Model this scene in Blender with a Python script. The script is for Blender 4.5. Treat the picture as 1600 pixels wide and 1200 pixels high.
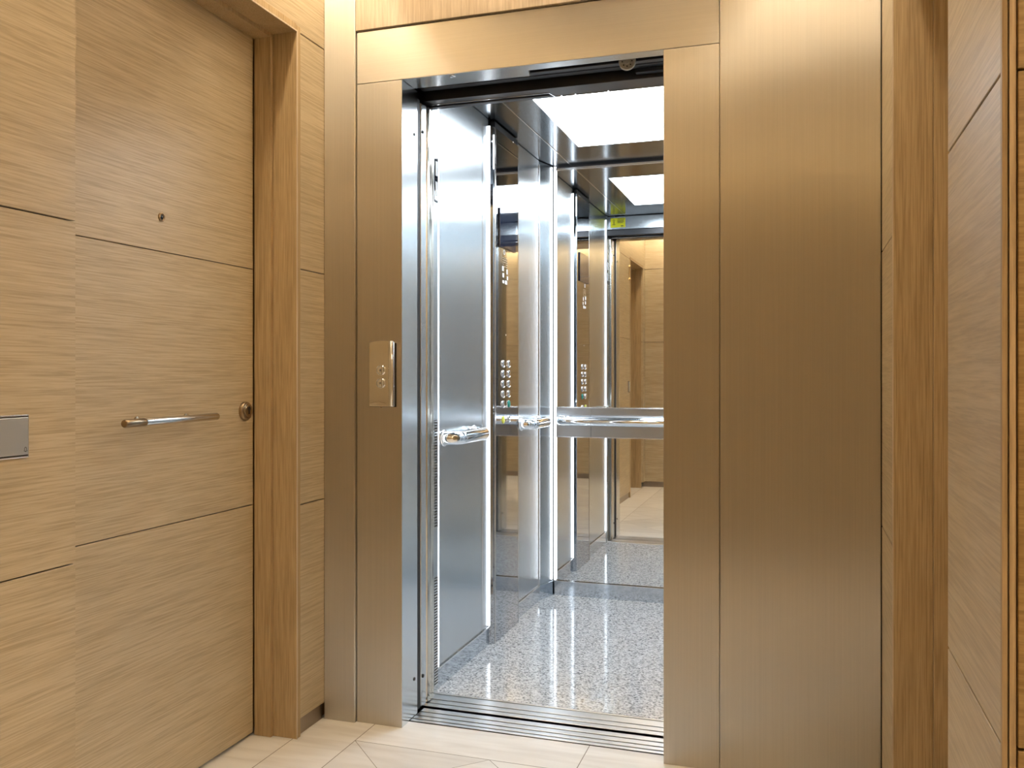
import bpy, bmesh, math, random
from mathutils import Vector, Matrix
random.seed(7)
for o in list(bpy.data.objects): bpy.data.objects.remove(o)
SC = bpy.context.scene
C = SC.collection
R = math.radians

# ------------------------------------------------------------------ camera
cam_d = bpy.data.cameras.new('camera'); cam = bpy.data.objects.new('camera', cam_d); C.objects.link(cam)
cam.location = (0, 0, 1.088); cam.rotation_euler = (R(90), 0, R(18.1))
cam_d.sensor_width = 36; cam_d.lens = 30.9; cam_d.shift_y = -14/1600; cam_d.clip_start = .02
SC.camera = cam
# ------------------------------------------------------------------ world, exposure
w = bpy.data.worlds.new('world'); SC.world = w; w.use_nodes = True
w.node_tree.nodes['Background'].inputs[0].default_value = (.9, .75, .6, 1)
w.node_tree.nodes['Background'].inputs[1].default_value = .0
SC.view_settings.view_transform = 'Standard'; SC.view_settings.look = 'None'
SC.view_settings.gamma = 1; SC.view_settings.exposure = 0.12
COVE = 46.0; COVE_COL = (1, .84, .61)       # warm strips in the ceiling slots
CAR = 13.5; CAR_COL = (.86, .93, 1)          # the lift car's ceiling panel
LED = 4.0
FILL = 7.0; FILL_COL = (1, .90, .77)        # added ceiling panels out of view, fill light for the hall

# ------------------------------------------------------------------ materials
MATS = {}
def base_mat(name):
    m = bpy.data.materials.new(name); m.use_nodes = True; MATS[name] = m
    nt = m.node_tree; b = nt.nodes['Principled BSDF']
    return m, nt, b
def plain(name, col, rough=.5, metal=0., coat=0., spec=.5):
    m, nt, b = base_mat(name)
    b.inputs['Base Color'].default_value = (*col, 1); b.inputs['Roughness'].default_value = rough
    b.inputs['Metallic'].default_value = metal; b.inputs['Coat Weight'].default_value = coat
    b.inputs['Specular IOR Level'].default_value = spec
    return m
def emit(name, col, s):
    m, nt, b = base_mat(name)
    b.inputs['Base Color'].default_value = (*[c*.8 for c in col], 1)
    b.inputs['Emission Color'].default_value = (*col, 1); b.inputs['Emission Strength'].default_value = s
    return m
def N(nt, t, **kw):
    n = nt.nodes.new(t)
    for k, v in kw.items(): setattr(n, k, v)
    return n
def steel(name, col, rough, aniso=0., tangent=(0, 0, 1), brush='v', bump=.0, var=.03):
    """brushed stainless steel; brush 'v' = lines up the sheet, 'x'/'y' = lines along that axis"""
    m, nt, b = base_mat(name); L = nt.links
    b.inputs['Metallic'].default_value = 1
    tc = N(nt, 'ShaderNodeTexCoord'); mp = N(nt, 'ShaderNodeMapping')
    mp.inputs['Scale'].default_value = {'v': (420, 420, 2.5), 'x': (2.5, 420, 420), 'y': (420, 2.5, 420)}[brush]
    L.new(tc.outputs['Object'], mp.inputs['Vector'])
    no = N(nt, 'ShaderNodeTexNoise'); no.inputs['Scale'].default_value = 1; no.inputs['Detail'].default_value = 3
    L.new(mp.outputs[0], no.inputs['Vector'])
    cl = N(nt, 'ShaderNodeTexNoise'); cl.inputs['Scale'].default_value = 2.2; cl.inputs['Detail'].default_value = 2
    L.new(tc.outputs['Object'], cl.inputs['Vector'])
    mr = N(nt, 'ShaderNodeMapRange'); mr.inputs['From Min'].default_value = .3; mr.inputs['From Max'].default_value = .7
    mr.inputs['To Min'].default_value = 1-var; mr.inputs['To Max'].default_value = 1+var
    L.new(no.outputs[0], mr.inputs['Value'])
    mx = N(nt, 'ShaderNodeVectorMath', operation='SCALE'); mx.inputs[0].default_value = col
    L.new(mr.outputs[0], mx.inputs['Scale']); L.new(mx.outputs[0], b.inputs['Base Color'])
    rr = N(nt, 'ShaderNodeMapRange'); rr.inputs['From Min'].default_value = 0; rr.inputs['From Max'].default_value = 1
    rr.inputs['To Min'].default_value = rough*.88; rr.inputs['To Max'].default_value = rough*1.12
    b.inputs['Roughness'].default_value = rough
    if aniso:
        b.inputs['Anisotropic'].default_value = aniso
        if tangent is None:      # level line in any upright sheet
            g = N(nt, 'ShaderNodeNewGeometry'); t = N(nt, 'ShaderNodeVectorMath', operation='CROSS_PRODUCT')
            L.new(g.outputs['True Normal'], t.inputs[0]); t.inputs[1].default_value = (.0001, .0002, 1)
        else:
            t = N(nt, 'ShaderNodeCombineXYZ')
            for i in range(3): t.inputs[i].default_value = tangent[i]
        L.new(t.outputs[0], b.inputs['Tangent'])
    if bump:
        bp = N(nt, 'ShaderNodeBump'); bp.inputs['Strength'].default_value = bump; bp.inputs['Distance'].default_value = .0005
        L.new(no.outputs[0], bp.inputs['Height']); L.new(bp.outputs[0], b.inputs['Normal'])
    return m
def wood(name, dark, mid, light, along, rough=.42, fine=95, spec=.5, coat=0.):
    """oak veneer; 'along' is the axis the grain runs along"""
    m, nt, b = base_mat(name); L = nt.links
    tc = N(nt, 'ShaderNodeTexCoord'); mp = N(nt, 'ShaderNodeMapping')
    s = [fine*1.7]*3; s[along] = 4.2; mp.inputs['Scale'].default_value = s
    L.new(tc.outputs['Object'], mp.inputs['Vector'])
    n1 = N(nt, 'ShaderNodeTexNoise'); n1.inputs['Scale'].default_value = 1.6; n1.inputs['Detail'].default_value = 5
    n1.inputs['Roughness'].default_value = .62; n1.inputs['Distortion'].default_value = .35
    L.new(mp.outputs[0], n1.inputs['Vector'])
    mp2 = N(nt, 'ShaderNodeMapping'); s2 = [11]*3; s2[along] = .9; mp2.inputs['Scale'].default_value = s2
    L.new(tc.outputs['Object'], mp2.inputs['Vector'])
    n2 = N(nt, 'ShaderNodeTexNoise'); n2.inputs['Scale'].default_value = 1.3; n2.inputs['Detail'].default_value = 4
    n2.inputs['Distortion'].default_value = 1.1
    L.new(mp2.outputs[0], n2.inputs['Vector'])
    a = N(nt, 'ShaderNodeMath', operation='MULTIPLY_ADD'); a.inputs[1].default_value = .25
    s3 = N(nt, 'ShaderNodeMath', operation='MULTIPLY'); s3.inputs[1].default_value = .75
    L.new(n1.outputs[0], s3.inputs[0]); L.new(n2.outputs[0], a.inputs[0]); L.new(s3.outputs[0], a.inputs[2])
    cr = N(nt, 'ShaderNodeValToRGB'); e = cr.color_ramp.elements
    e[0].position = .395; e[0].color = (*dark, 1); e[1].position = .605; e[1].color = (*light, 1)
    x = cr.color_ramp.elements.new(.5); x.color = (*mid, 1)
    L.new(a.outputs[0], cr.inputs[0]); L.new(cr.outputs[0], b.inputs['Base Color'])
    b.inputs['Roughness'].default_value = rough; b.inputs['Specular IOR Level'].default_value = spec
    b.inputs['Coat Weight'].default_value = coat; b.inputs['Coat Roughness'].default_value = .38
    bp = N(nt, 'ShaderNodeBump'); bp.inputs['Strength'].default_value = .25; bp.inputs['Distance'].default_value = .0008
    L.new(n1.outputs[0], bp.inputs['Height']); L.new(bp.outputs[0], b.inputs['Normal'])
    return m
OAK_D, OAK_M, OAK_L = (.395, .308, .182), (.495, .398, .250), (.57, .468, .312)
wood('oak_y', OAK_D, OAK_M, OAK_L, 1, coat=.6)
wood('oak_x', OAK_D, OAK_M, OAK_L, 0, coat=.6)
wood('oak_z', (.34, .235, .115), (.44, .315, .165), (.51, .375, .21), 2, fine=120)
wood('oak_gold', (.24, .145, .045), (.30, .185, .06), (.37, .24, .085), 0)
wood('oak_pale', (.52, .42, .31), (.60, .50, .38), (.68, .58, .46), 2, fine=60)
# front portal steel: brushed up the sheet, so highlights spread sideways
steel('steel_front', (.62, .585, .53), .38, aniso=1.0, tangent=None, brush='v')
steel('steel_header', (.62, .585, .53), .42, aniso=.85, tangent=None, brush='x')
steel('steel_satin', (.64, .685, .715), .25, aniso=.6, tangent=None, brush='v', var=.03)
steel('steel_reveal', (.72, .755, .775), .22, aniso=.5, tangent=None, brush='v')
steel('steel_soffit', (.60, .62, .63), .22, brush='x')
steel('steel_ceiling', (.31, .345, .38), .16, aniso=.6, tangent=(0, 1, 0), brush='y', var=.02)
steel('steel_band', (.50, .53, .56), .28, aniso=.5, tangent=None, brush='x')
steel('steel_plate', (.70, .66, .58), .13, brush='v')
steel('steel_skirting', (.62, .67, .72), .10, brush='v', var=.02)
steel('steel_polished', (.52, .54, .57), .035, brush='v', var=.01)
steel('steel_dark', (.10, .10, .105), .38, brush='x')
steel('aluminium', (.72, .72, .72), .30, aniso=.4, tangent=(0, 1, 0), brush='x')
steel('steel_baseboard', (.36, .31, .26), .35, brush='x')
plain('chrome', (.82, .84, .86), .06, 1)
plain('handle_steel', (.66, .64, .61), .20, 1)
plain('switch_metal', (.55, .55, .53), .42, .8)
plain('bronze', (.34, .26, .17), .28, 1)
plain('bright_edge', (.86, .87, .88), .18, 1)
plain('mirror', (.82, .84, .84), .004, 1)
plain('black', (.008, .008, .009), .5)
plain('rubber', (.018, .017, .016), .55)
plain('navy_plastic', (.014, .019, .030), .45)
plain('shaft', (.02, .02, .02), .8)
plain('white_ceiling', (.78, .74, .68), .7)
plain('screen', (.012, .016, .030), .05, 0, .6)
plain('print_white', (.80, .82, .84), .4)
plain('print_dark', (.04, .04, .03), .6)
plain('yellow', (.86, .80, .02), .4)
plain('yellow_button', (.75, .78, .10), .3)
plain('green_button', (.03, .30, .24), .25)
plain('brass', (.55, .40, .20), .3, 1)
plain('nylon', (.46, .44, .38), .5)
emit('cove_light', COVE_COL, COVE)
emit('car_light', CAR_COL, CAR)
emit('led_light', (.93, .96, 1), LED)
emit('fill_light', FILL_COL, FILL)
emit('door_led', (1, .95, .85), 6)

def granite():
    m, nt, b = base_mat('granite'); L = nt.links
    tc = N(nt, 'ShaderNodeTexCoord')
    v = N(nt, 'ShaderNodeTexVoronoi'); v.inputs['Scale'].default_value = 190; L.new(tc.outputs['Object'], v.inputs['Vector'])
    n = N(nt, 'ShaderNodeTexNoise'); n.inputs['Scale'].default_value = 130; n.inputs['Detail'].default_value = 4
    n.inputs['Roughness'].default_value = .7; L.new(tc.outputs['Object'], n.inputs['Vector'])
    sp = N(nt, 'ShaderNodeSeparateColor'); L.new(v.outputs['Color'], sp.inputs[0])
    a = N(nt, 'ShaderNodeMath', operation='MULTIPLY_ADD'); a.inputs[1].default_value = .5
    h = N(nt, 'ShaderNodeMath', operation='MULTIPLY'); h.inputs[1].default_value = .5
    L.new(n.outputs[0], h.inputs[0]); L.new(sp.outputs[0], a.inputs[0]); L.new(h.outputs[0], a.inputs[2])
    cr = N(nt, 'ShaderNodeValToRGB'); e = cr.color_ramp.elements
    e[0].position = .22; e[0].color = (.11, .115, .125, 1); e[1].position = .72; e[1].color = (.80, .815, .83, 1)
    x = e.new(.42); x.color = (.52, .53, .545, 1)
    L.new(a.outputs[0], cr.inputs[0]); L.new(cr.outputs[0], b.inputs['Base Color'])
    b.inputs['Roughness'].default_value = .07; b.inputs['Specular IOR Level'].default_value = .6
granite()
def tiles():
    """pale stone tiles: a straight border along wall and lift, then a field cut on the diagonal"""
    m, nt, b = base_mat('tiles'); L = nt.links
    tc = N(nt, 'ShaderNodeTexCoord'); s = N(nt, 'ShaderNodeSeparateXYZ'); L.new(tc.outputs['Object'], s.inputs[0])
    X, Y = s.outputs[0], s.outputs[1]
    def mt(op, a, b_=None, c=None):
        n = N(nt, 'ShaderNodeMath', operation=op)
        for i, v in enumerate((a, b_, c)):
            if v is None: continue
            if isinstance(v, (int, float)): n.inputs[i].default_value = v
            else: L.new(v, n.inputs[i])
        return n.outputs[0]
    hw = .0013
    def line(val, at): return mt('LESS_THAN', mt('ABSOLUTE', mt('SUBTRACT', val, at)), hw)
    def per(val, p):   # joint every p
        f = mt('ABSOLUTE', mt('SUBTRACT', mt('FRACT', mt('ADD', mt('DIVIDE', val, p), .5)), .5))
        return mt('LESS_THAN', f, hw/p)
    lx = mt('SUBTRACT', X, -1.257); ly = mt('SUBTRACT', Y, 2.342)
    field = mt('MULTIPLY', mt('GREATER_THAN', lx, 0), mt('LESS_THAN', ly, 0))
    d1 = per(mt('ADD', lx, ly), .424); d2 = per(mt('SUBTRACT', lx, ly), .424)
    j = mt('MULTIPLY', field, mt('MAXIMUM', d1, d2))
    j = mt('MAXIMUM', j, mt('MULTIPLY', line(X, -1.257), 1.0))
    j = mt('MAXIMUM', j, mt('MULTIPLY', line(Y, 2.342), mt('GREATER_THAN', lx, 0)))
    j = mt('MAXIMUM', j, line(X, -1.44))
    j = mt('MAXIMUM', j, mt('MULTIPLY', per(mt('SUBTRACT', X, -.585), .672), mt('GREATER_THAN', ly, 0)))
    # veining, turned with the tile
    mp = N(nt, 'ShaderNodeMapping'); mp.inputs['Scale'].default_value = (2, 14, 1); mp.inputs['Rotation'].default_value = (0, 0, R(8))
    L.new(tc.outputs['Object'], mp.inputs['Vector'])
    n = N(nt, 'ShaderNodeTexNoise'); n.inputs['Scale'].default_value = 1.5; n.inputs['Detail'].default_value = 5; n.inputs['Distortion'].default_value = .8
    L.new(mp.outputs[0], n.inputs['Vector'])
    fi = N(nt, 'ShaderNodeCombineXYZ')
    L.new(mt('FLOOR', mt('DIVIDE', mt('ADD', lx, ly), .424)), fi.inputs[0])
    L.new(mt('FLOOR', mt('DIVIDE', mt('SUBTRACT', lx, ly), .424)), fi.inputs[1])
    L.new(field, fi.inputs[2])
    wn = N(nt, 'ShaderNodeTexWhiteNoise'); L.new(fi.outputs[0], wn.inputs['Vector'])
    cr = N(nt, 'ShaderNodeValToRGB'); e = cr.color_ramp.elements
    e[0].position = .3; e[0].color = (.72, .69, .65, 1); e[1].position = .62; e[1].color = (.84, .82, .79, 1)
    L.new(n.outputs[0], cr.inputs[0])
    sc = N(nt, 'ShaderNodeVectorMath', operation='SCALE'); L.new(cr.outputs[0], sc.inputs[0])
    L.new(mt('MULTIPLY_ADD', mt('MULTIPLY', wn.outputs[0], field), -.16, 1.04), sc.inputs['Scale'])
    mx = N(nt, 'ShaderNodeMix', data_type='RGBA'); L.new(j, mx.inputs[0]); L.new(sc.outputs[0], mx.inputs[6])
    mx.inputs[7].default_value = (.24, .20, .16, 1)
    L.new(mx.outputs[2], b.inputs['Base Color']); b.inputs['Roughness'].default_value = .30
tiles()

# ------------------------------------------------------------------ mesh helpers
class MB:
    def __init__(s): s.bm = bmesh.new()
    def box(s, x0, x1, y0, y1, z0, z1):
        v = [s.bm.verts.new(p) for p in [(x0,y0,z0),(x1,y0,z0),(x1,y1,z0),(x0,y1,z0),(x0,y0,z1),(x1,y0,z1),(x1,y1,z1),(x0,y1,z1)]]
        for f in [(0,3,2,1),(4,5,6,7),(0,1,5,4),(1,2,6,5),(2,3,7,6),(3,0,4,7)]: s.bm.faces.new([v[i] for i in f])
        return s
    def prism(s, pts, z0, z1):
        """pts: outline in plan (x, y), raised from z0 to z1"""
        a = [s.bm.verts.new((x, y, z0)) for x, y in pts]; b = [s.bm.verts.new((x, y, z1)) for x, y in pts]
        n = len(pts)
        for i in range(n): s.bm.faces.new((a[i], a[(i+1) % n], b[(i+1) % n], b[i]))
        s.bm.faces.new(a[::-1]); s.bm.faces.new(b)
        return s
    def lathe(s, c, axis, prof, n=28):
        """prof: (radius, distance along axis) pairs"""
        ax = Vector(axis).normalized(); t = Vector((0, 0, 1)) if abs(ax.z) < .9 else Vector((1, 0, 0))
        u = ax.cross(t).normalized(); v = ax.cross(u); c = Vector(c); rings = []
        for r, h in prof:
            if r < 1e-6: rings.append([s.bm.verts.new(c+ax*h)])
            else: rings.append([s.bm.verts.new(c+ax*h+u*(r*math.cos(2*math.pi*i/n))+v*(r*math.sin(2*math.pi*i/n))) for i in range(n)])
        for a, b in zip(rings, rings[1:]):
            for i in range(n):
                j = (i+1) % n
                if len(a) == 1 and len(b) == 1: continue
                if len(a) == 1: f = (a[0], b[i], b[j])
                elif len(b) == 1: f = (a[i], a[j], b[0])
                else: f = (a[i], a[j], b[j], b[i])
                s.bm.faces.new(f)
        return s
    def tube(s, p0, p1, r, cap=.003, n=24):
        p0, p1 = Vector(p0), Vector(p1); L_ = (p1-p0).length
        return s.lathe(p0, p1-p0, [(0, 0), (r-cap, 0), (r-cap*.3, cap*.3), (r, cap), (r, L_-cap), (r-cap*.3, L_-cap*.3), (r-cap, L_), (0, L_)], n)
    def build(s, name, mat, parent=None, bevel=0, smooth=False, seg=2):
        bmesh.ops.recalc_face_normals(s.bm, faces=s.bm.faces)
        me = bpy.data.meshes.new(name); s.bm.to_mesh(me); s.bm.free()
        me.materials.append(MATS[mat])
        o = bpy.data.objects.new(name, me); C.objects.link(o)
        if smooth:
            me.polygons.foreach_set('use_smooth', [True]*len(me.polygons))
            md = o.modifiers.new('split', 'EDGE_SPLIT'); md.split_angle = R(50)
        if bevel:
            b = o.modifiers.new('bevel', 'BEVEL'); b.width = bevel; b.segments = seg; b.limit_method = 'ANGLE'; b.angle_limit = R(40)
        if parent: o.parent = parent; o.matrix_parent_inverse = parent.matrix_world.inverted()
        return o
def tag(o, label=None, cat=None, group=None, kind=None):
    if label: o['label'] = label
    if cat: o['category'] = cat
    if group: o['group'] = group
    if kind: o['kind'] = kind
    return o
def empty(name, loc, label, cat, group=None, kind=None):
    o = bpy.data.objects.new(name, None); C.objects.link(o); o.location = loc; o.empty_display_size = .1
    bpy.context.view_layer.update()
    return tag(o, label, cat, group, kind)
def bx(name, mat, b, parent=None, bevel=0, **k):
    return MB().box(*b).build(name, mat, parent, bevel, **k)

# ------------------------------------------------------------------ dimensions
XL, XR = -1.43, .203        # hall side walls
YF = 2.47                   # lift front
YB = -.15                   # wall behind, at the left
YC = 1.036                  # corner where the hall widens to the right
XW, YW = 1.75, -.62         # far sides of the wide part behind the camera
ZC = 2.39                   # ceiling
GR = [.052, .697, 1.407, 2.118, ZC+.10]
G = .0016
ZT = 2.114                  # door head

# ------------------------------------------------------------------ floor and ceiling
tag(bx('floor', 'tiles', (-1.75, XW+.1, YW-.1, 2.524, -.05, 0)), 'pale stone tile floor of the hall, laid on the diagonal inside a straight border', 'floor', kind='structure')
m = MB()
m.box(-1.28, .05, .0, 2.33, ZC, ZC+.03)                 # dropped slab between the light slots
m.box(.05, XW-.15, YW+.15, YC-.15, ZC, ZC+.03).box(-1.0, .05, YW+.15, 0, ZC, ZC+.03).box(-1.28, -1.0, YB+.15, 0, ZC, ZC+.03)
m.box(-1.75, XW+.1, YW-.1, 2.62, ZC+.10, ZC+.15)        # soffit above the slots
tag(m.build('ceiling', 'white_ceiling'), 'off-white dropped ceiling with a lit slot along the walls', 'ceiling', kind='structure')
m = MB()
zl = ZC+.075
m.box(-1.345, -1.325, -.02, 2.30, zl, zl+.015)
left_light = tag(m.build('cove_light', 'cove_light'), 'warm light strip in the ceiling slot over the left wall', 'ceiling light', 'light strips hidden in the ceiling slots')
for b, l in (((.095, .115, YC-.10, 2.30, zl, zl+.015), 'warm light strip in the ceiling slot over the right wall beside the lift'),
             ((-1.2, 0.0, 2.385, 2.405, zl, zl+.015), 'warm light strip in the ceiling slot above the lift header'),
             ((.16, XW-.2, YC-.10, YC-.08, zl, zl+.015), 'warm light strip in the ceiling slot where the hall widens'),
             ((-1.25, -1.0, YB+.08, YB+.10, zl, zl+.015), 'warm light strip in the ceiling slot over the wall behind'),
             ((XW-.10, XW-.08, YW+.15, YC-.2, zl, zl+.015), 'added warm fill strip in the ceiling slot over the unseen far right wall'),  # added strip, out of view, for more ambient light
             ((-.85, XW-.2, YW+.08, YW+.10, zl, zl+.015), 'warm light strip in the ceiling slot at the far back wall')):
    tag(bx('cove_light', 'cove_light', b), l, 'ceiling light', 'light strips hidden in the ceiling slots')

for lx, ly, l in ((1.30, .42, 'added square fill lamp under the ceiling, out of view, nearer the lift'), (1.30, -.20, 'added square fill lamp under the ceiling, out of view, at the back')):
    q = empty('fill_lamp', (lx, ly, ZC), l, 'ceiling light', 'added fill lamps out of view')  # lamps added out of view to even out the hall light
    MB().box(lx-.29, lx+.29, ly-.47, ly+.47, ZC-.012, ZC-.0005).build('lamp_frame', 'white_ceiling', q, bevel=.003)
    bx('lamp_diffuser', 'fill_light', (lx-.27, lx+.27, ly-.45, ly+.45, ZC-.0145, ZC-.0125), q)
# ------------------------------------------------------------------ walls (veneer panels with open joints)
def wall_x(m, x, sgn, y0, y1, z0=.052, z1=None):
    """veneer panels on a plane x = const, room on the sgn side"""
    zs = [z0]+[g for g in GR if g > z0+.001 and (z1 is None or g < z1-.001)]+([z1] if z1 else [])
    for a, b in zip(zs, zs[1:]):
        lo = a+(G if a in GR[1:] else 0); hi = b-(G if b in GR[1:-1] else 0)
        m.box(*sorted((x, x-sgn*.018)), y0, y1, lo, hi)
def wall_y(m, y, sgn, x0, x1, z0=.052, z1=None):
    zs = [z0]+[g for g in GR if g > z0+.001 and (z1 is None or g < z1-.001)]+([z1] if z1 else [])
    for a, b in zip(zs, zs[1:]):
        lo = a+(G if a in GR[1:] else 0); hi = b-(G if b in GR[1:-1] else 0)
        m.box(x0, x1, *sorted((y, y-sgn*.018)), lo, hi)
D1 = (1.455, 2.295); D2 = (-.04, .64); D3 = (1.395, 2.136)
m = MB()
for a, b in ((D1[1]+.005, YF-.006), (D2[1]+.005, D1[0]), (YB, D2[0])): wall_x(m, XL, 1, a, b, z1=GR[3])
wall_x(m, XL, 1, YB, YF-.006, z0=GR[3])
wl = tag(m.build('wall_left', 'oak_y', bevel=.0008, seg=1), 'left wall of pale oak veneer panels with horizontal joints', 'wall', kind='structure')
m = MB()
for a, b in ((D1[1]+.03, YF+.1), (D2[1]+.03, D1[0]-.03)): m.box(XL-.13, XL-.019, a, b, 0, ZC+.1)
m.box(XL-.13, XL-.019, YB, YF+.1, ZT+.03, ZC+.1); m.box(XL-.20, XL-.17, YB, YF+.1, 0, ZC+.1)
m.build('backing', 'oak_z', wl)
m = MB()
wall_x(m, XR, -1, D3[1]+.004, YF-.0125, z1=GR[3]); wall_x(m, XR, -1, YC+.008, D3[0], z1=GR[3]); wall_x(m, XR, -1, YC+.008, YF-.0125, z0=GR[3])
wr = tag(m.build('wall_right', 'oak_y', bevel=.0008, seg=1), 'right wall of oak veneer panels beside the steel cladding', 'wall', kind='structure')
m = MB()
m.box(XR+.019, XR+.13, D3[1]+.03, YF+.1, 0, ZC+.1).box(XR+.019, XR+.13, YC+.03, D3[0]-.03, 0, ZC+.1)
m.box(XR+.019, XR+.13, YC+.03, YF+.1, ZT+.03, ZC+.1).box(XR+.17, XR+.20, YC+.03, YF+.1, 0, ZC+.1)
m.build('backing', 'oak_z', wr)
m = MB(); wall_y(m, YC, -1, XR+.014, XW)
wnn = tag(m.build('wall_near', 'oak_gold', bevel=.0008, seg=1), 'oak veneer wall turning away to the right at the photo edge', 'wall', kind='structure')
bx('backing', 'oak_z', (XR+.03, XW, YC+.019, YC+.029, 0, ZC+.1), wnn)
m = MB(); m.prism([(XR-.001, YC+.006), (XR-.001, YC-.001), (XR+.0035, YC-.003), (XR+.0035, YC+.006)], 0, ZC+.1)
m.prism([(XR+.0055, YC+.004), (XR+.0055, YC-.003), (XR+.011, YC-.003), (XR+.011, YC+.004)], 0, ZC+.1)
m.box(XR, XR+.013, YC+.003, YC+.012, 0, ZC+.1)
tag(m.build('trim_1', 'oak_z'), 'brown corner bead where the right wall turns', 'trim', kind='structure')
m = MB(); wall_y(m, YB, 1, XL-.02, -1.0); wall_x(m, -1.0, 1, YW, YB-.002); wall_y(m, YW, 1, -1.0, XW)
tag(m.build('wall_back', 'oak_x', bevel=.0008, seg=1), 'oak veneer wall behind the viewpoint, seen only in the lift mirror', 'wall', kind='structure')
m = MB(); wall_x(m, XW, -1, YW, YC)
tag(m.build('wall_far_right', 'oak_y', bevel=.0008, seg=1), 'oak veneer wall far to the right of the viewpoint', 'wall', kind='structure')
m = MB(); m.box(XL-.03, XL-.008, D1[1]+.004, YF-.008, 0, .050).box(XL-.03, XL-.008, D2[1]+.004, D1[0]-.004, 0, .050)
tag(m.build('baseboard_left', 'steel_baseboard'), 'low brown metal baseboard under the left wall', 'baseboard', kind='structure')
m = MB(); m.box(XR+.008, XR+.03, D3[1]+.004, YF-.03, 0, .050).box(XR+.008, XR+.03, YC+.012, D3[0]-.004, 0, .050)
tag(m.build('baseboard_right', 'steel_baseboard'), 'low brown metal baseboard under the right wall', 'baseboard', kind='structure')
m = MB(); m.box(XR+.014, XW, YC+.008, YC+.02, 0, .050)
tag(m.build('baseboard_near', 'steel_baseboard'), 'low brown metal baseboard under the near right wall', 'baseboard', kind='structure')
m = MB(); m.box(XL-.02, -1.01, YB-.03, YB-.008, 0, .050).box(-1.03, -1.008, YW, YB-.03, 0, .05).box(-1.0, XW, YW-.03, YW-.008, 0, .05)
tag(m.build('baseboard_back', 'steel_baseboard'), 'low brown metal baseboard under the wall behind', 'baseboard', kind='structure')

# ------------------------------------------------------------------ flush doors in deep wooden frames
def door(n, x, sgn, y0, y1, lab, hardware):
    """leaf .138 behind the wall plane x; sgn = room side (+1: left wall)"""
    xl = x-sgn*.138
    root = empty('door_%d' % n, (xl, (y0+y1)/2, 0), lab, 'door', kind='structure')
    m = MB(); a, b = y0-.025, y1-.003-.012
    zs = [.010, GR[1], GR[2], ZT-.002]
    for z0, z1 in zip(zs, zs[1:]):
        m.box(*sorted((xl, xl-sgn*.012)), a, b, z0+(G*.8 if z0 > .1 else 0), z1-(G*.8 if z1 < 2 else 0))
    m.build('door_leaf', 'oak_y', root, bevel=.0008, seg=1)
    bx('leaf_core', 'oak_pale', (*sorted((xl-sgn*.0145, xl-sgn*.032)), a, b, .010, ZT-.002), root)  # pale wood paints in the light caught along the leaf joints
    # frame: rebate stop (A) and outer lining (B), both sides and head
    f = MB(); xs = x-sgn*.078; xo = x+sgn*.003
    def bb(xa, xb, *r): f.box(*sorted((xa, xb)), *r)
    bb(xl+sgn*.002, xs, y1-.012, y1+.02, 0, ZT+.02); bb(xs, xo, y1, y1+.022, 0, ZT+.02)
    bb(xl-sgn*.02, xs, y0-.02, y0+.008, 0, ZT+.02); bb(xs, x-sgn*.0185, y0-.022, y0, 0, ZT+.02)
    fr = f.build('door_frame', 'oak_z', root, bevel=.0012)
    f = MB()
    bb(xl+sgn*.002, xs, y0+.008, y1-.012, ZT-.011, ZT+.02); bb(xs, xo, y0, y1, ZT, ZT+.024)
    f.build('door_head', 'oak_z', root, bevel=.0012)
    f = MB(); bb(xo-sgn*.010, xo+sgn*.0015, y1+.0002, y1+.0045, 0, ZT+.004)
    bb(xo-sgn*.010, xo+sgn*.0015, y0, y1+.0045, ZT+.0002, ZT+.0045)
    f.build('edge_bead', 'oak_pale', root)
    if hardware:
        # pull bar
        hz = .975; ha, hb = 1.705, 2.035; hx = xl+sgn*.055
        h = MB().tube((hx, ha-.02, hz-.002), (hx, hb, hz), .0095).build('door_handle', 'handle_steel', root, smooth=True)
        tag(h, 'horizontal brushed steel pull bar')
        s = MB()
        MB().tube((hx, ha-.0205, hz-.002), (hx, ha+.052, hz-.0015), .0099).build('end_reflection', 'bronze', h, smooth=True)  # bronze skin paints a brown reflection on the bar's end
        for yy in (ha+.085, hb-.06):
            s.lathe((xl, yy, hz-.001), (sgn, 0, 0), [(.011, 0), (.011, .003), (.006, .0045), (.006, .05)])
        s.build('standoff', 'bronze', h, smooth=True)
        k = MB().lathe((xl, 2.236, .981), (sgn, 0, 0), [(.0275, 0), (.0275, .008), (.026, .0105), (.0235, .011), (.0230, .0145), (.0205, .0155), (.0195, .0145), (.0175, .0145), (.0165, .0165), (0, .0172)]).build('door_lock', 'bronze', root, smooth=True)
        tag(k, 'round bronze lock rosette')
        MB().lathe((xl+sgn*.0165, 2.236, .988), (sgn, 0, 0), [(.0068, 0), (.0068, .0012), (0, .0016)]).box(*sorted((xl+sgn*.0165, xl+sgn*.018)), 2.233, 2.239, .972, .986).build('keyhole', 'black', k)
        p = MB().lathe((xl, 1.878, 1.496), (sgn, 0, 0), [(.0115, 0), (.0115, .003), (.009, .005), (.0075, .004), (.007, .002)]).build('peephole', 'bronze', root, smooth=True)
        MB().lathe((xl, 1.878, 1.496), (sgn, 0, 0), [(.0072, .001), (.005, .0038), (0, .0046)]).build('lens', 'screen', p, smooth=True)
    return root
door(1, XL, 1, *D1, 'flush oak apartment door with bar handle, round lock and peephole, left of the lift', True)
door(2, XL, 1, *D2, 'flush oak door in the left wall seen only in the lift mirror', False)
door(3, XR, -1, *D3, 'oak door recessed in the right wall beside the steel cladding', False)

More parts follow.
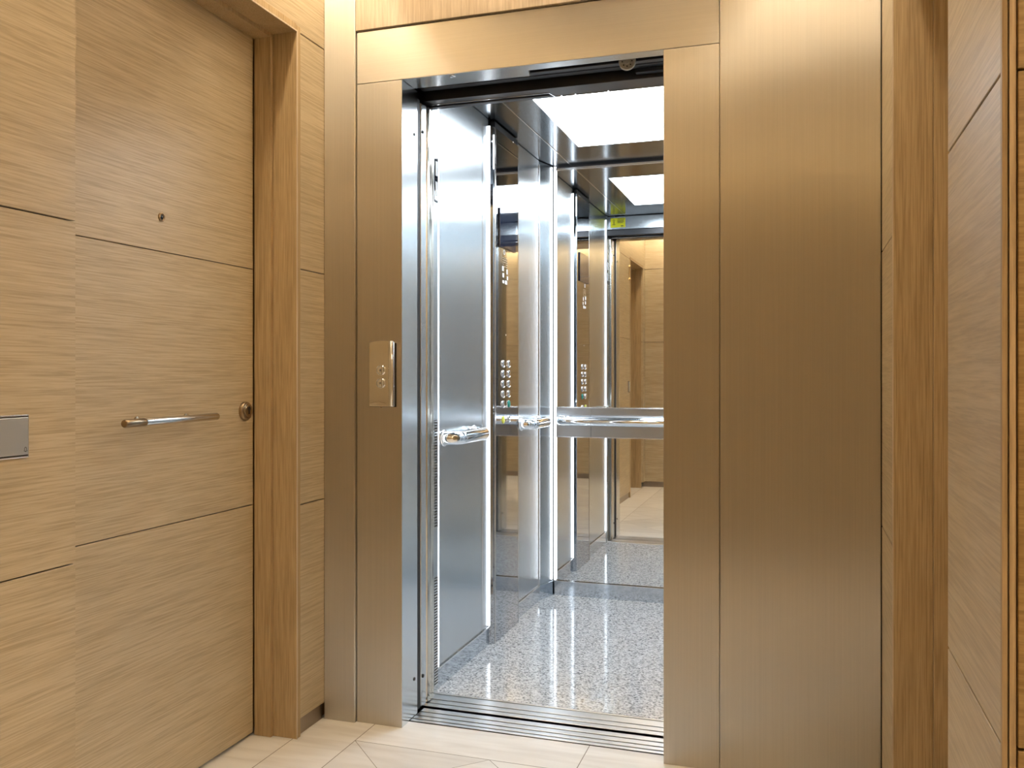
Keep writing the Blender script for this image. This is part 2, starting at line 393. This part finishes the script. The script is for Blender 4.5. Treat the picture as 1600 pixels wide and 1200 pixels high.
# ------------------------------------------------------------------ switches
def switch(y, z, wdt, hgt, lab, bell=True):
    x = XL
    root = empty('wall_switch', (x, y, z), lab, 'switch', 'metal switch plates on the left wall')
    p = MB().box(x+.0002, x+.008, y-wdt/2, y+wdt/2, z-hgt/2, z+hgt/2).build('cover_plate', 'bright_edge', root, bevel=.0015)
    MB().box(x+.008, x+.0085, y-wdt/2+.0035, y+wdt/2-.0035, z-hgt/2+.0035, z+hgt/2-.0035).build('plate_gap', 'black', p)
    k = MB().box(x+.0085, x+.0125, y-wdt/2+.005, y+wdt/2-.005, z-hgt/2+.006, z+hgt/2-.005).build('rocker', 'switch_metal', root, bevel=.0012)
    if bell:   # engraved bell mark
        cy, cz = y+wdt/2-.0125, z-hgt/2+.0165; m = MB(); xx = x+.0125
        pts = [(-.0036, -.0035), (-.0026, -.0015), (-.0024, .0012), (-.0014, .0034), (0, .0042), (.0014, .0034), (.0024, .0012), (.0026, -.0015), (.0036, -.0035), (-.0036, -.0035)]
        for (a, b), (c, d) in zip(pts, pts[1:]): m.tube((xx, cy+a, cz+b), (xx, cy+c, cz+d), .00045, cap=.0001, n=6)
        m.tube((xx, cy-.001, cz-.0046), (xx, cy+.001, cz-.0046), .0006, cap=.0001, n=6)
        m.build('bell_mark', 'print_dark', k)
switch(1.254, .970, .155, .083, 'silver switch plate with a small bell mark at the left photo edge')
switch(.735, .985, .06, .10, 'small silver plate beside the rear door, seen only in the lift mirror', False)
b = empty('door_latch', (XL, .70, 1.99), 'small brass door latch high on the left wall, seen only in the lift mirror', 'latch')
for zz in (2.045, 1.935): MB().lathe((XL, .70, zz), (1, 0, 0), [(.012, 0), (.012, .01), (.008, .014), (0, .015)]).build('latch_knob', 'brass', b, smooth=True)
bx('latch_rod', 'brass', (XL+.001, XL+.006, .697, .703, 1.94, 2.04), b)

# ------------------------------------------------------------------ steel portal of the lift
p = empty('elevator_portal', (-.763, YF, 0), 'brushed steel door surround of the lift, two jambs under a header', 'door frame')
for nm, x0, x1, xi in (('jamb', -1.319, -1.165, -1), ('jamb', -.361, -.2085, 1)):
    m = MB()
    if xi < 0: m.prism([(x0, YF), (x1, YF), (x1, YF+.115), (x1-.012, YF+.115), (x1-.012, YF+.012), (x0, YF+.012)], 0, 1.9985)
    else: m.prism([(x0, YF), (x1, YF), (x1, YF+.012), (x0+.012, YF+.012), (x0+.012, YF+.115), (x0, YF+.115)], 0, 1.9985)
    j = m.build(nm, 'steel_front', p, bevel=.001)
    xx = -1.1652 if xi < 0 else -.3608
    # reveal lining; its paler, cooler steel colour imitates the car's light
    l = bx('jamb_reveal', 'steel_reveal', (*sorted((xx, xx+.0006*(-xi))), YF+.0015, YF+.1155, 0, 1.998), p)
    for zz in (1.853, .121):
        MB().lathe((xx+.0006*(-xi), YF+.092, zz), (-xi, 0, 0), [(.0058, 0), (.0052, .002), (0, .0022)], 16).build('screw', 'rubber', l)
m = MB().prism([(-1.319, YF), (-.2085, YF), (-.2085, YF+.045), (-.77, YF+.045), (-.78, YF+.092), (-1.319, YF+.092)], 2.0, 2.161)
m.build('header', 'steel_header', p, bevel=.001)
m = MB().prism([(-1.165, YF+.0015), (-.361, YF+.0015), (-.361, YF+.0445), (-.771, YF+.0445), (-.781, YF+.0915), (-1.165, YF+.0915)], 1.9992, 2.0)
lin = m.build('header_reveal', 'steel_soffit', p)
s_ = MB().lathe((-1.005, 2.49, 1.9992), (0, 0, -1), [(.010, 0), (.010, .0015), (.007, .003), (.0055, .002), (0, .0018)], 20).build('door_sensor', 'chrome', p, smooth=True)
MB().lathe((-1.005, 2.49, 1.9974), (0, 0, -1), [(.004, 0), (0, .0012)], 12).build('sensor_eye', 'black', s_)

tag(MB().prism([(XL+.001, YF-.010), (-1.3235, YF-.010), (-1.3215, YF-.007), (-1.3215, YF+.02), (XL+.001, YF+.02)], 0, ZC+.10).build('steel_post', 'steel_front', bevel=.001),
    'narrow full-height brushed steel post between the oak wall and the lift surround', 'post')
tag(MB().prism([(-.2065, YF+.02), (-.2065, YF-.006), (-.2045, YF-.009), (XR-.002, YF-.009), (XR-.002, YF+.02)], 0, ZC+.10).build('steel_cladding_panel', 'steel_front', bevel=.001),
    'wide full-height brushed steel cladding sheet right of the lift', 'cladding')
m = MB().box(-1.3205, -.2075, YF-.006, YF+.02, 2.166, ZC+.10)
tag(m.build('wall_front', 'oak_pale', bevel=.001), 'pale veneer wall panel above the steel lift header', 'wall', kind='structure')
m = MB().box(XL-.13, -1.33, YF+.03, YF+.05, 0, ZC+.1).box(-.20, XR+.13, YF+.03, YF+.05, 0, ZC+.1).box(-1.3, -.2, YF+.10, YF+.11, 2.19, ZC+.1)

tag(m.build('wall_shaft', 'shaft'), 'dark lift shaft lining behind the surround', 'wall', kind='structure')

# call panel
c = empty('call_panel', (-1.228, YF, 1.088), 'small gold-toned lift call plate with two round buttons on the left jamb', 'call panel')
xa, xb = -1.272, -1.186; z0, z1 = .990, 1.193; zm = (z0+z1)/2
m = MB(); n = 10
top = [(xa+(xb-xa)*i/n, z1-.006+.0075*math.sin(math.pi*(.12+.76*i/n))) for i in range(n+1)]
out = [(xa, z0), (xb, z0)]+top[::-1]
a = [m.bm.verts.new((x, YF-.0003, z)) for x, z in out]; bb_ = [m.bm.verts.new((x, YF-.010, z)) for x, z in out]
for i in range(len(out)): m.bm.faces.new((a[i], a[(i+1) % len(out)], bb_[(i+1) % len(out)], bb_[i]))
m.bm.faces.new(bb_); m.bm.faces.new(a[::-1])
plate = m.build('face_plate', 'steel_plate', c, bevel=.0025)
bx('plate_gasket', 'rubber', (xa-.0015, xb+.003, YF-.002, YF-.0002, z0-.001, z1-.006), c)
m = MB().lathe((xb-.009, YF-.009, z0+.001), (0, 0, 1), [(0, 0), (.009, 0), (.010, .002), (.010, z1-z0-.006), (.007, z1-z0-.001), (0, z1-z0)], 24)
m.build('side_rib', 'chrome', c, smooth=True)
for zz in (1.103, 1.063):
    bt = MB().lathe((-1.231, YF-.010, zz), (0, -1, 0), [(.0165, 0), (.0165, .0018), (.0142, .0028), (.0130, .0006), (.0120, .0006), (.0115, .0038), (.009, .0046), (0, .0048)], 32).build('call_button', 'chrome', c, smooth=True)
    MB().box(-1.2318, -1.2302, YF-.0151, YF-.0147, zz-.004, zz+.004).box(-1.235, -1.227, YF-.0151, YF-.0147, zz-.0008, zz+.0008).build('button_mark', 'print_dark', bt)
m = MB()
for i in range(8):
    t0, t1 = i/8, (i+1)/8
    f = lambda t: (xa+.006+.052*t, z0+.010+.0045*math.sin(math.pi*t))
    (p0x, p0z), (p1x, p1z) = f(t0), f(t1); m.tube((p0x, YF-.0103, p0z), (p1x, YF-.0103, p1z), .0007, cap=.0001, n=6)
m.build('engraved_line', 'bronze', plate)
MB().lathe((-1.231, YF-.008, z0), (0, 0, -1), [(.0025, 0), (.0025, .003), (0, .0035)], 12).build('lock_screw', 'bronze', c)

# sill with grooves
def sill(name, x0, x1, y0, y1, grooves, ztop=.003):
    m = MB(); ys = [y0]
    for g in grooves: ys += [g-.0032, g+.0032]
    ys.append(y1)
    for a, b in zip(ys[::2], ys[1::2]): m.box(x0, x1, a, b, -.03, ztop)
    m.box(x0, x1, y0, y1, -.06, -.014)
    return m.build(name, 'aluminium', None, bevel=.0006, seg=1)
tag(sill('elevator_threshold', -1.163, -.363, 2.526, 2.634, [2.545, 2.572, 2.604]), 'grooved aluminium threshold of the landing, in front of the lift car', 'threshold')

pp = MB().prism([(-.3605, 2.600), (-.352, 2.590), (-.20, 2.590), (-.20, 2.650), (-.3605, 2.650)], .006, 1.985)
tag(pp.build('door_post', 'steel_satin', bevel=.001), 'upright steel closing post behind the right jamb, seen only in the lift mirror', 'post')
# retracted doors, seen edge-on behind the left jamb
d = empty('landing_door', (-1.40, 2.606, 0), 'sliding steel landing door drawn back behind the left jamb', 'door')
bx('door_panel', 'steel_satin', (-1.62, -1.176, 2.592, 2.618, .006, 1.985), d, bevel=.001)
bx('edge_seal', 'rubber', (-1.1757, -1.1695, 2.595, 2.617,   .008, 1.98), d, bevel=.002)
bx('edge_strip', 'bright_edge', (-1.176, -1.1672, 2.5875, 2.5912,   .008, 1.98), d)
d = empty('car_door', (-1.40, 2.68, 0), 'folded two-leaf steel car door behind the landing door at the left', 'door')
e1 = bx('door_panel', 'steel_satin', (-1.62, -1.170, 2.628, 2.670, .006, 1.975), d, bevel=.003)
for zz in (1.882, .105): MB().lathe((-1.170, 2.640, zz), (1, 0, 0), [(.0062, 0), (.0055, .003), (0, .0032)], 16).build('bolt', 'rubber', e1)
m = MB().prism([(-1.62, 2.676), (-1.178, 2.676), (-1.171, 2.680), (-1.1675, 2.69), (-1.1675, 2.705), (-1.170, 2.716), (-1.1685, 2.728), (-1.176, 2.735), (-1.62, 2.735)], .006, 1.975)
m.build('door_edge', 'steel_plate', d, bevel=.001)  # warm steel tint stands in for the brown reflection on this edge
d = empty('door_operator', (-.6, 2.6, 2.05), 'dark door drive and hanger roller above the lift opening', 'door mechanism')
bx('drive_housing', 'steel_dark', (-1.165, .0, 2.605, 2.632, 1.999+.012, 2.30), d, bevel=.001)
bx('hanger_rail', 'steel_dark', (-1.165, 0, 2.575, 2.600, 2.012, 2.06), d, bevel=.002)
bx('drive_cover', 'black', (-1.165, .0, 2.57, 2.604, 2.062, 2.3), d)
bx('coupler_box', 'navy_plastic', (-.470, -.10, 2.634, 2.655, 1.999, 2.028), d, bevel=.002)
r_ = MB().lathe((-.482, 2.574, 2.012), (0, -1, 0), [(0, 0), (.024, 0), (.0255, .002), (.0255, .008), (.023, .010), (.019, .0085), (.010, .0085), (.009, .0115), (.006, .0115), (.0055, .009), (0, .009)], 36).build('hanger_roller', 'nylon', d, smooth=True)
m = MB()
for i in range(8):
    a = i*math.pi/4; m.lathe((-.482+.0145*math.cos(a), 2.5653, 2.012+.0145*math.sin(a)), (0, -1, 0), [(.0022, 0), (.0018, .0005), (0, .0006)], 10)
m.build('roller_hole', 'rubber', r_)

# ------------------------------------------------------------------ lift car
CX0, CX1, CY0, CY1, CZ = -1.19, -.09, 2.765, 4.205, 2.12
car = empty('elevator_car', (-.64, 3.485, 0), 'brightly lit stainless steel lift car with mirror, granite floor and control column', 'elevator')
def P(name, mat, b, bevel=0, **k): return bx(name, mat, b, car, bevel, **k)
P('car_floor', 'granite', (CX0-.02, CX1+.02, 2.777, CY1+.03, -.03, .003))
s = sill('car_sill', -1.185, -.34, 2.654, 2.776, [2.682, 2.716, 2.764]); s.parent = car; s.matrix_parent_inverse = car.matrix_world.inverted()
# wall sheets: left
SK = .075
for a, b in ((2.807, 3.335), (3.685, 4.055)):
    P('wall_panel', 'steel_satin', (CX0-.012, CX0, a, b, SK+.002, CZ-.0025), .001)
    k = P('skirting', 'steel_skirting', (CX0-.012, CX0+.003, a, b, .003, SK-.001), .001)
    bx('skirting_edge', 'bright_edge', (CX0-.002, CX0+.006, a, b, SK-.004, SK+.001), k)
P('wall_trim', 'bright_edge', (CX0-.001, CX0+.0012, 3.265, 3.268, SK, CZ-.02))
# right
for a, b in ((2.807, 3.335), (3.685, 4.055)):
    P('wall_panel', 'steel_satin', (CX1, CX1+.012, a, b, SK+.002, CZ-.0025), .001)
    P('skirting', 'steel_skirting', (CX1-.003, CX1+.012, a, b, .003, SK-.001), .001)
# light columns: proud of the wall, the lit strips let into their side faces
def column(x, s, y0, y1, mat, front, back, pr=.020):
    """s = +1 on the left wall"""
    bv = pr*.5; X = lambda t: x+s*t
    pts = [(X(-.02), y0), (X(0), y0), (X(pr-.004), y0+bv), (X(pr), y0+bv+.005), (X(pr), y1-bv-.005), (X(pr-.004), y1-bv), (X(0), y1), (X(-.02), y1)]
    if s < 0: pts = pts[::-1]
    c = MB().prism(pts, .003, CZ-(.030 if pr > .01 and s > 0 else .003)).build('light_column', mat, car, bevel=.0008, seg=1)
    def strip(ya, yb):
        q = [(X(.0005), ya+(yb-ya)*.15), (X(min(.0048, pr-.0025)), ya+(yb-ya)*.5)]
        (xa, ya_), (xb, yb_) = q; dx, dy = xb-xa, yb_-ya_; L_ = math.hypot(dx, dy); nx, ny = dy/L_, -dx/L_
        if (ny > 0) != (ya_ > (y0+y1)/2): nx, ny = -nx, -ny
        w_ = .0045
        pp = [(xa, ya_), (xb, yb_), (xb+nx*w_, yb_+ny*w_), (xa+nx*w_, ya_+ny*w_)]
        MB().prism(pp, SK+.004, CZ-.030).build('light_strip', 'led_light', c)
    if front: strip(y0-.002, y0+bv-.002)
    if back: strip(y1+.002, y1-bv+.002)
    return c
cop = column(CX0, 1, 3.335, 3.685, 'steel_polished', True, True); cop.name = 'control_column'
bx('column_frame', 'handle_steel', (CX0+.0201, CX0+.0212, 3.352, 3.368, .003, CZ-.032), cop)
bx('column_edge', 'bright_edge', (CX0+.0201, CX0+.0214, 3.667, 3.670, .003, CZ-.032), cop)
fc = column(CX0, 1, 2.742, 2.806, 'steel_satin', False, True, pr=.007)
column(CX1, -1, 2.77, 2.806, 'steel_satin', False, True, pr=.007)
column(CX1, -1, 3.335, 3.685, 'steel_satin', True, True)
# gap over the column with a small spot
P('column_recess', 'black', (CX0+.0, CX0+.019, 3.36, 3.66, CZ-.029, CZ-.0055))
MB().lathe((CX0+.014, 3.60, CZ-.029), (0, 0, -1), [(.006, 0), (.005, .001), (0, .0015)], 14).build('spot_light', 'led_light', car)
# corner columns at the back
for s in (1, -1):
    x = CX0 if s > 0 else CX1; X = lambda t: x+s*t
    pts = [(X(-.02), 4.058), (X(0), 4.058), (X(.002), 4.062), (X(.0325), 4.186), (X(.0325), 4.23), (X(-.02), 4.23)]
    if s < 0: pts = pts[::-1]
    MB().prism(pts, SK, CZ-.004).build('corner_column', 'steel_satin', car, bevel=.0008, seg=1)
    pts = [(X(-.02), 4.057), (X(.003), 4.057), (X(.036), 4.189), (X(.036), 4.23), (X(-.02), 4.23)]
    if s < 0: pts = pts[::-1]
    MB().prism(pts, .003, SK-.001).build('skirting', 'steel_skirting', car, bevel=.0008, seg=1)
    P('light_strip', 'led_light', (*sorted((X(.0395), X(.0485))), 4.188, 4.195, SK+.002, CZ-.004))
P('corner_bead', 'bright_edge', (CX0-.001, CX0+.004, 4.056, 4.060, SK, CZ-.02))
# back wall: mirror over and under a steel band
xa, xb = CX0+.051, CX1-.051
P('mirror_upper', 'mirror', (xa, xb, 4.2, 4.206, .931, 2.096)); P('mirror_lower', 'mirror', (xa, xb, 4.2, 4.206, SK+.001, .782))
P('mirror_trim', 'bright_edge', (xa-.016, xb+.016, 4.190, 4.206, 2.097, 2.108), .001)
band = P('wall_band', 'steel_band', (xa, -.965, 4.189, 4.206, .786, .927), .001)
P('wall_band', 'steel_band', (-.964, xb, 4.189, 4.206, .786, .927), .001)
for z in (.782, .927): P('band_edge', 'bright_edge', (xa, xb, 4.184, 4.206, z, z+.0045), .001)
k = P('skirting', 'steel_skirting', (xa-.01, xb+.01, 4.188, 4.206, .003, SK-.002), .001)
bx('skirting_edge', 'bright_edge', (xa-.01, xb+.01, 4.187, 4.2, SK-.003, SK-.0006), k)
P('back_sheet', 'steel_dark', (CX0-.02, CX1+.02, 4.208, 4.215, 0, CZ+.02))
# front return and header inside
P('door_jamb', 'steel_satin', (-.345, -.20, 2.66, CY0-.006, .006, 1.985), .001)
P('front_panel', 'steel_satin', (-.345, CX1+.01, CY0-.004, CY0+.012, .003, CZ-.004), .001)
hd = P('front_header', 'steel_satin', (CX0-.01, CX1+.01, CY0-.004, CY0, 2.034, CZ-.004), .0008)
P('header_rail', 'steel_dark', (CX0-.01, CX1+.01, CY0-.02, CY0+.004, 1.993, 2.032), .003)
m = MB().prism([(-1.20, 2.660), (-.1, 2.660), (-.1, 2.742), (-.75, 2.742), (-.76, 2.700), (-1.20, 2.700)], 1.988, 2.10)
m.build('car_lintel', 'steel_dark', car, bevel=.001)
MB().prism([(-1.18, 2.699), (-.757, 2.699), (-.747, 2.7405), (-.345, 2.7405), (-.345, 2.744), (-.75, 2.744), (-.76, 2.7025), (-1.18, 2.7025)], 1.986, 1.9895).build('lintel_edge', 'bright_edge', car)
for xx in (-.728, -.682, -.575): MB().lathe((xx, 2.7425, 1.989), (0, 0, -1), [(.003, 0), (.003, .003), (0, .004)], 10).build('indicator_lamp', 'led_light', car)
# ceiling
gx = -1.068
P('ceiling_panel', 'steel_ceiling', (CX0-.02, gx-.004, CY0-.01, CY1, CZ, CZ+.01))
lx0, lx1, ly0, ly1 = -.951, -.329, 3.10, 3.868
for b in ((gx+.0034, lx0, CY0-.01, CY1), (lx1, -.212-.0012, CY0-.01, CY1), (lx0, lx1, CY0-.01, ly0), (lx0, lx1, ly1, CY1), (-.212+.0012, CX1+.02, CY0-.01, CY1)):
    P('ceiling_panel', 'steel_ceiling', (*b, CZ, CZ+.01))
P('ceiling_joint', 'bright_edge', (gx-.0005, gx+.0035, CY0, 4.19, CZ-.0025, CZ+.004)); P('ceiling_joint', 'bright_edge', (-.2126, -.2114, CY0, 4.19, CZ-.0012, CZ+.004))
P('roof_sheet', 'shaft', (CX0-.02, CX1+.02, CY0-.02, CY1+.02, CZ+.03, CZ+.04))
f = MB()
for b in ((lx0, lx0+.004, ly0, ly1), (lx1-.004, lx1, ly0, ly1), (lx0, lx1, ly0, ly0+.004), (lx0, lx1, ly1-.004, ly1)): f.box(*b, CZ-.0015, CZ+.012)
lamp = f.build('lamp_frame', 'bright_edge', car)
bx('lamp_diffuser', 'car_light', (lx0+.004, lx1-.004, ly0+.004, ly1-.004, CZ+.001, CZ+.006), lamp)
bx('side_wall_sheet', 'shaft', (CX0-.03, CX0-.021, 2.83, CY1, 0, CZ+.03), car); bx('side_wall_sheet', 'shaft', (CX1+.021, CX1+.03, 2.77, CY1, 0, CZ+.03), car)
# handrails
def rail(p0, p1, out, r=.0225):
    """chrome tube bent back to the wall at both ends; out = offset to the wall"""
    p0, p1, out = Vector(p0), Vector(p1), Vector(out); d = (p1-p0).normalized(); q = min(.045, out.length*.95); o_ = out.normalized()
    path = [p0+out]
    for i in range(9): a = math.pi/2*i/8; path.append(p0+o_*(q-q*math.sin(a))+d*(q-q*math.cos(a)))
    for i in range(9): a = math.pi/2*i/8; path.append(p1-d*(q-q*math.sin(a))+o_*(q-q*math.cos(a)))
    path.append(p1+out)
    m = MB(); n = 32; up = Vector((0, 0, 1)); rings = []
    for i, c_ in enumerate(path):
        t = (path[min(i+1, len(path)-1)]-path[max(i-1, 0)]).normalized(); u = t.cross(up).normalized()
        rings.append([m.bm.verts.new(c_+u*(r*math.cos(2*math.pi*k/n))+up*(r*math.sin(2*math.pi*k/n))) for k in range(n)])
    for a, b in zip(rings, rings[1:]):
        for k in range(n): m.bm.faces.new((a[k], a[(k+1) % n], b[(k+1) % n], b[k]))
    h = m.build('handrail', 'chrome', car, smooth=True)
    for c_ in (p0, p1):
        MB().lathe(c_+out, -o_, [(r+.0055, 0), (r+.0055, .002), (r+.003, .0045), (r-.001, .005)], 32).build('flange', 'chrome', h, smooth=True)
    return h
rail((-1.138, 2.868, .866), (-1.138, 3.170, .866), (-.0515, 0, 0), .024); rail((-1.138, 3.775, .866), (-1.138, 4.035, .866), (-.0515, 0, 0), .024)
rail((-1.112, 4.135, .864), (-.168, 4.135, .864), (0, .053, 0), .0215)
rail((-.14, 2.93, .900), (-.14, 4.03, .900), (.05, 0, 0), .0205)
# vents and slots on the front column
for nm, z0, z1 in (('vent_grille', .565, .935), ('vent_grille', .025, .395)):
    xx = CX0+.0072
    g = bx(nm, 'print_dark', (xx, xx+.0004, 2.768, 2.796, z0, z1), fc)
    m = MB(); z = z0
    while z < z1-.004: m.box(xx+.0003, xx+.0012, 2.767, 2.797, z, z+.0045); z += .0098
    m.build('vent_bar', 'bright_edge', g)
sl = bx('floor_indicator', 'screen', (CX0+.0072, CX0+.0085, 2.768, 2.796, 1.68, 1.835), fc)
m = MB().box(CX0+.0084, CX0+.0092, 2.773, 2.791, 1.70, 1.75).box(CX0+.0084, CX0+.0092, 2.773, 2.791, 1.77, 1.82)
m.build('indicator_window', 'print_white', sl)
# control column fittings
xc = CX0+.0202
sc_ = bx('display_screen', 'screen', (xc, xc+.006, 3.405, 3.615, 1.615, 1.775), cop, .002)
def mark(name, mat, b): return bx(name, mat, (xc, xc+.0007, *b), cop)
m = MB().lathe((xc, 3.475, 1.600), (1, 0, 0), [(.011, 0), (.011, .0008), (.0085, .0008), (.0085, .0003)], 20)
m.build('emblem', 'print_white', cop)
m = MB()
for r0 in range(5):
    for c0 in range(3):
        if random.random() < .85: m.box(xc, xc+.0004, 3.455+c0*.022, 3.455+c0*.022+.012+.006*random.random(), 1.575-r0*.009, 1.5775-r0*.009)
m.build('engraved_notice', 'switch_metal', cop)
m = MB()
for (yy, zz, ww, hh) in ((3.448, 1.520, .020, .020), (3.452, 1.494, .020, .018), (3.505, 1.512, .014, .020), (3.510, 1.488, .014, .016), (3.452, 1.470, .022, .012), (3.486, 1.468, .026, .016)):
    m.box(xc, xc+.0005, yy, yy+ww, zz, zz+hh)
m.build('notice_plate', 'print_white', cop)
MB().lathe((xc, 3.497, 1.256), (1, 0, 0), [(.003, 0), (.003, .0005), (0, .001)], 12).build('indicator_dot', 'print_white', cop)
rows = [1.134, 1.092, 1.050, 1.008, .966, .902]
for r_i, zz in enumerate(rows):
    for c_i, yy in enumerate((3.462, 3.536)):
        mt = 'chrome'
        if r_i == 4 and c_i == 1: mt = 'green_button'
        if r_i == 5 and c_i == 0: mt = 'yellow_button'
        bt = MB().lathe((xc, yy, zz), (1, 0, 0), [(.0155, 0), (.0155, .002), (.0135, .0035), (.0125, .0015), (.0115, .0015), (.011, .004), (0, .0048)], 24).build('floor_button', 'chrome' if mt == 'chrome' else mt, cop, smooth=True)
        if mt != 'chrome': bt['label'] = ('green' if mt[0] == 'g' else 'yellow')+' round lift button'
        m = MB()
        for k in range(6):
            if (k*7+r_i*3+c_i) % 3: m.lathe((xc, yy-.030+.006*(k % 2), zz-.006+.006*(k//2)), (1, 0, 0), [(.0018, 0), (.0014, .001), (0, .0013)], 8)
        m.box(xc, xc+.0006, yy-.026, yy-.020, zz+.009, zz+.014)
        m.build('braille_tag', 'print_white', bt)
# yellow notice, inside over the door
yy = CY0+.0008
st = bx('notice_sticker', 'yellow', (-1.166, -1.070, CY0+.0002, CY0+.0008, 2.046, 2.107), car)
m = MB()
for i, (w0, zz) in enumerate(((.052, 2.103), (.046, 2.094), (.040, 2.088), (.044, 2.082), (.036, 2.076))): m.box(-1.122, -1.122+w0, yy, yy+.0003, zz-.0016, zz+.0012)
m.box(-1.10, -1.083, yy, yy+.0003, 2.051, 2.057)
m.lathe((-1.145, yy, 2.092), (0, 1, 0), [(.0065, 0), (.0065, .0003), (.004, .0003), (.004, 0)], 14)
m.box(-1.1475, -1.1425, yy, yy+.0003, 2.070, 2.084).box(-1.154, -1.136, yy, yy+.0003, 2.063, 2.067)
m.build('printed_mark', 'print_dark', st)
